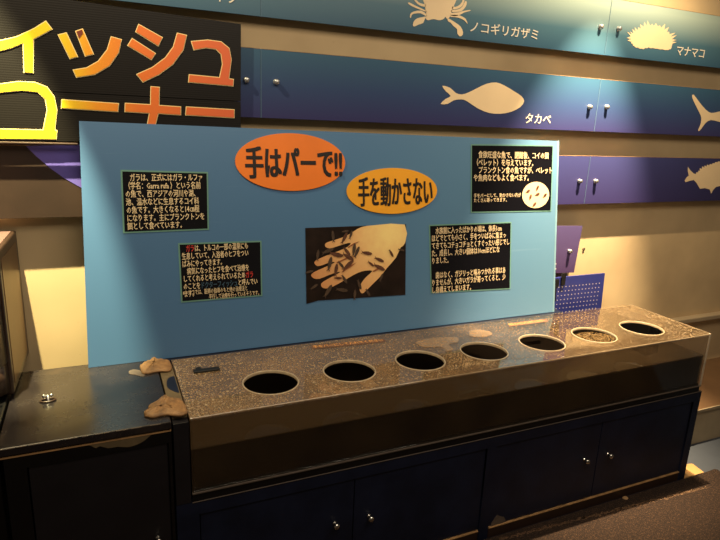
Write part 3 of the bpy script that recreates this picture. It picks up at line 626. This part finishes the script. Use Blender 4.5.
KN = [(337, 527), (371.5, 519.5), (588, 462), (611.5, 456.5)]
knob_prof = [(0, .026), (.006, .0255), (.0105, .022), (.0115, .018), (.0095, .013), (.005, .010), (.005, .003), (.008, .0015), (.008, 0), (0, 0)]
PF = Plane((0, .008, 0))
for i, (x0, x1) in enumerate(XP):
    d = box('door', x0, x1, .008, .024, ZD0, ZD1, M['navy'], ce, .0015)
    if i == 0:
        d2 = d
    c = at(*KN[i], 1, -.012); c.y = .008
    link('knob', lathe(knob_prof, 20, Matrix.Translation(c) @ FRONT), M['chrome'], d, True)
decal('paint_chip', PF, [[(491, 523), (497, 515), (504, 517), (506, 522), (499, 527), (491, 530)]], M['grey_smear_highlight'], ce)
# end panel rising beside the tank
ep = tag(box('end_panel', -.046, -.003, .002, D, ZC+.0006, Z0-.012, M['blackdoor'], None, .0015), 'navy upright end panel between the side cabinet and the tank', 'panel')
rail = tag(box('support_rail', -.045, 1.78, D+.003, .492, .001, Z0-.001, M['navy'], None, .002), 'dark support rail behind the tank, carrying the blue board', 'rail')
box('end_cap', -.046, -.003, .03, D-.03, Z0-.012, Z0-.002, M['olive'], ep, .001)['label'] = 'bare olive brown top of the end panel'
lidp = [(168, 378), (176, 376), (181, 384), (180, 392), (172, 390), (167, 386)]
pts = [(min(-.006, a), b) for a, b in smoothpoly([tuple(at(*q, 2, Z0).xy) for q in lidp], 3)]; me = flat_mesh([pts], .0006); me.transform(TURN.inverted()); me.transform(Matrix.Translation((0, 0, Z0-.0018)))
link('paint_patch', me, M['navy'], ep)

# ================================================================== SIDE CABINET (left)
sc = empty('side_cabinet', (-.26, .23, 0), 'black navy side cabinet with a worn top, left of the tank', 'cabinet')
X0, X1 = -.474, -.0505
box('top_board', X0, X1, -.003, .488, .708, Z0, M['navytop'], sc, .003)
box('worn_edge', X0+.004, X1-.001, .001, .006, .699, .7045, M['woodedge'], sc, .0008)['label'] = 'bare wood line under the top board'
box('top_rail', X0+.012, X1-.001, .006, .47, .7045, .7078, M['black'], sc, 0)
zs = .661
link('face_frame', flat_mesh([rect(-.462, X1-.001, .001, .699), rect(-.412, -.060, .05, zs+.003)], .017, Matrix.Translation((0, .02, 0))), M['black'], sc)
boxes('carcass', [(-.462, -.446, .02, .47, 0, .699), (-.068, X1-.001, .02, .47, 0, .699), (-.446, -.068, .46, .47, 0, .699)], M['black'], sc, .001)
d = box('door', -.409, -.063, .008, .024, .053, zs, M['blackdoor'], sc, .0015)
link('knob', lathe(knob_prof, 20, Matrix.Translation(at(158, 538, 1, .008)) @ FRONT), M['chrome'], d, True)
PC = Plane((0, .003, 0))
random.seed(2)
w0 = [(88, 443.2), (120, 436.8), (150, 431.3), (160, 430), (152, 434), (145, 440), (138, 444), (128, 447), (118, 446.5), (108, 448), (100, 446), (96, 448), (92, 446)]
decal('bare_patch', PC, [smoothpoly(PC.poly(w0), 2)], M['olive'], sc, px=False, label='patch of bare olive wood where paint has worn off')
# chipped line along the top board's front edge
x = X0+.005
while x < X1-.02:
    w_ = random.uniform(.006, .03)
    box('paint_chip', x, x+w_, -.0042, -.0022, Z0-.0022-random.random()*.001, Z0-.0006, M['grey_smear_highlight'], sc, 0); x += w_+random.uniform(.002, .03)*(1 if x > -.38 else .15)
# wing latch on the top
lc = at(48, 401, 2, Z0); q = empty('wing_screw', (lc.x, lc.y, Z0), 'small chrome wing screw standing on the side cabinet top', 'screw')
link('base_ring', tube([(lc.x+.020*cos(a), lc.y+.012*sin(a), Z0+.003) for a in [2*pi*k/20 for k in range(20)]], .0028, 6, True), M['bronze'], q, True)
link('stem', lathe([(0, .020), (.004, .019), (.004, .002), (.007, 0)], 12, Matrix.Translation((lc.x, lc.y, Z0))), M['chrome'], q, True)
for s_ in (-1, 1):
    link('wing', lathe([(0, .007), (.0045, .005), (.006, 0), (.0045, -.005), (0, -.007)], 10, Matrix.Translation((lc.x+s_*.009, lc.y, Z0+.016)) @ Matrix.Rotation(s_*.7, 4, 'Y')), M['chrome'], q, True)

# ================================================================== PUTTY LUMPS bridging the two cabinets
def putty(name, outline, h, label, seed):
    pts = smoothpoly([tuple(at(*q, 2, Z0+.004).xy) for q in outline], 4)
    cx = sum(p[0] for p in pts)/len(pts); cy = sum(p[1] for p in pts)/len(pts)
    rnd = random.Random(seed); bm = bmesh.new(); rings = []
    for (k, hh) in ((1, 0), (.99, .35), (.88, .62), (.66, .80), (.42, .95), (.2, 1.0)):
        rings.append([bm.verts.new((cx+(a-cx)*k+rnd.uniform(-.002, .002), cy+(b-cy)*k+rnd.uniform(-.002, .002), Z0+.0008+h*hh*rnd.uniform(.75, 1.15) if hh else Z0+.0005)) for a, b in pts])
    n = len(pts)
    for A, B in zip(rings, rings[1:]):
        for i in range(n): bm.faces.new((A[i], A[(i+1) % n], B[(i+1) % n], B[i]))
    bm.faces.new(rings[-1]); bm.faces.new(rings[0])
    return tag(link(name, tomesh(bm), M['putty'], None, True), label, 'putty', 'tan putty lumps bridging the cabinets')
putty('putty_lump', zz([(90, 120), (112, 100), (135, 92), (150, 74), (175, 86), (222, 92), (232, 122), (222, 138), (170, 142), (120, 150), (98, 148)], 4.5, 120, 340), .014, 'tan putty lump at the back, against the blue board', 1)
putty('putty_lump', zz([(128, 298), (165, 275), (200, 250), (228, 262), (272, 268), (298, 300), (300, 330), (262, 340), (200, 338), (150, 348), (112, 342), (112, 322), (130, 318)], 4.5, 120, 340), .016, 'tan putty lump at the front corner between cabinet and tank', 4)
pts = smoothpoly([tuple(at(*q_, 2, Z0).xy) for q_ in zz([(40, 142), (60, 134), (90, 138), (110, 150), (106, 166), (70, 158), (45, 155)], 4.5, 120, 340)], 3)
me = flat_mesh([pts], .0008); me.transform(TURN.inverted()); me.transform(Matrix.Translation((0, 0, Z0+.0004)))
link('paint_smear', me, M['grey_smear_highlight'], sc)['label'] = 'grey smear beside the rear putty'

# ================================================================== DISPENSER at the left edge
de = empty('steel_dispenser', (-.60, .62, .60), 'brown and steel dispenser unit at the left edge, beside the side cabinet', 'dispenser')
ZTp = 1.172
poly = [(-.80, .31), (-.464, .31), (-.452, .64), (-.80, .64)]
def prism(poly, z0, z1, bev=.004):
    bm = bmesh.new(); a = [bm.verts.new((x, y, z0)) for x, y in poly]; b = [bm.verts.new((x, y, z1)) for x, y in poly]; n = len(poly)
    bm.faces.new(a); bm.faces.new(b)
    for i in range(n): bm.faces.new((a[i], a[(i+1) % n], b[(i+1) % n], b[i]))
    bmesh.ops.recalc_face_normals(bm, faces=bm.faces[:])
    if bev: bmesh.ops.bevel(bm, geom=bm.edges[:], offset=bev, segments=2, profile=.5, affect='EDGES')
    return tomesh(bm)
link('housing', prism(poly, Z0+.003, ZTp, .006), M['bronze'], de)
link('top_plate', prism([(-.79, .318), (-.474, .318), (-.464, .625), (-.79, .625)], ZTp-.001, ZTp+.002, .001), M['bronze_top'], de)
link('side_plate', prism([(-.467, .335), (-.4615, .335), (-.4525, .60), (-.456, .62)], Z0+.03, ZTp-.03, .001), M['brown_steel'], de)
cv = [(-.79, .309)] + [(-.63+.152*cos(a)*1.0, .309-.075*sin(a)**.5) for a in [pi-k*pi/16 for k in range(1, 16)]] + [(-.472, .309)]
link('front_cover', prism(cv, .84, ZTp-.02, 0), M['steel'], de, True)
link('lower_cover', prism([(a, .309-(.309-b)*.8) for a, b in cv], Z0+.02, .838, 0), M['bronze'], de, True)
box('dark_filler', -.9, -.480, .06, .60, 0, Z0+.0025, M['black'], de, .004)  # black block added to keep the area left of the cabinet dark
link('outlet', lathe([(.030, .012), (.045, .012), (.045, 0), (.030, 0), (.030, .012)], 24, Matrix.Translation((-.535, .247, .79)) @ FRONT), M['putty'], de, True)

# ================================================================== FOREGROUND MAT, WOOD, CHIP
mt = empty('carpet_mat', (1.2, -.6, 0), 'dark brown carpet mat on the floor in front of the cabinet', 'mat')
mp_ = [(-.6, -.006), (2.20, -.004), (2.36, -.004), (2.44, .0), (2.452, -.01), (2.44, -.036), (2.60, -.3), (3.4, -1.2), (3.4, -2.5), (-1.8, -2.5), (-1.8, -.006)]
me = flat_mesh([mp_], .008); me.transform(TURN.inverted()); me.transform(Matrix.Translation((0, 0, .001)))
link('pile', me, M['carpet'], mt)
rnd = random.Random(3); bm = bmesh.new()
A = Vector((1.15, -.026, .0092)); B = Vector((2.26, -.088, .0092))
for k in range(420):
    t = rnd.random(); c = A.lerp(B, t)+Vector((0, rnd.gauss(0, .0035), 0)); l = rnd.uniform(.003, .010); a = rnd.uniform(-.5, .5); w_ = rnd.uniform(.0008, .0018)
    d = Vector((cos(a), sin(a), 0))*l; e_ = Vector((-sin(a), cos(a), 0))*w_
    bm.faces.new([bm.verts.new(c+p_) for p_ in (-d-e_, d-e_, d+e_, -d+e_)])
link('pale_seam', tomesh(bm), M['carpet_line'], mt)['label'] = 'pale worn line across the carpet'
me = flat_mesh([[(2.229, .004), (2.37, .002), (2.385, .075), (2.26, .10), (2.229, .08)]], .005); me.transform(TURN.inverted()); me.transform(Matrix.Translation((0, 0, .0005)))
tag(link('plywood_offcut', me, M['ply']), 'pale plywood piece on the floor at the right foot of the cabinet', 'board')
c = at(625, 497.5, 1, -.012)
me = lathe([(0, .007), (.010, .006), (.014, .002), (.012, 0), (0, 0)], 9); me.transform(Matrix.Translation((c.x, -.014, .0095)) @ Matrix.Scale(.8, 4, (0, 1, 0)))
tag(link('wood_chip', me, M['chip']), 'small tan chip lying on the mat against the cabinet plinth', 'chip')

# ================================================================== LIGHT
def spot(name, loc, target, energy, col, size, blend=.3, rad=.02):
    l = bpy.data.lights.new(name, 'SPOT'); l.energy = energy; l.color = col; l.spot_size = radians(size); l.spot_blend = blend; l.shadow_soft_size = rad
    o = bpy.data.objects.new(name, l); C.objects.link(o); o.location = loc
    o.rotation_euler = (Vector(target)-Vector(loc)).to_track_quat('-Z', 'Y').to_euler(); return o
WARM = (1, .76, .46)
spot('ceiling_spot', (1.95, .20, 2.72), (1.86, .49, .75), 900, WARM, 46, .75, .012)
spot('ceiling_spot', (2.05, .20, 2.72), (2.0, .6, 1.6), 95, WARM, 125, .9, .012)
spot('ceiling_spot', (-.58, .20, 2.72), (-.50, .62, .75), 800, (1, .88, .46), 29, .5, .012)
spot('ceiling_spot', (-.58, .20, 2.72), (-.3, .6, 1.4), 90, (1, .82, .48), 110, .8, .012)
def area(name, loc, target, energy, col, sx, sy):
    l = bpy.data.lights.new(name, 'AREA'); l.energy = energy; l.color = col; l.shape = 'RECTANGLE'; l.size = sx; l.size_y = sy
    o = bpy.data.objects.new(name, l); C.objects.link(o); o.location = loc
    o.rotation_euler = (Vector(target)-Vector(loc)).to_track_quat('-Z', 'Y').to_euler(); return o
area('room_light', (.8, -1.3, 2.9), (.8, .5, 1.2), 32, (1, .84, .64), 2.6, .8)
w = bpy.data.worlds.new('World'); bpy.context.scene.world = w; w.use_nodes = True
w.node_tree.nodes['Background'].inputs[0].default_value = (1, .78, .55, 1); w.node_tree.nodes['Background'].inputs[1].default_value = .07
vs_ = bpy.context.scene.view_settings; vs_.view_transform = 'Standard'; vs_.exposure = 0
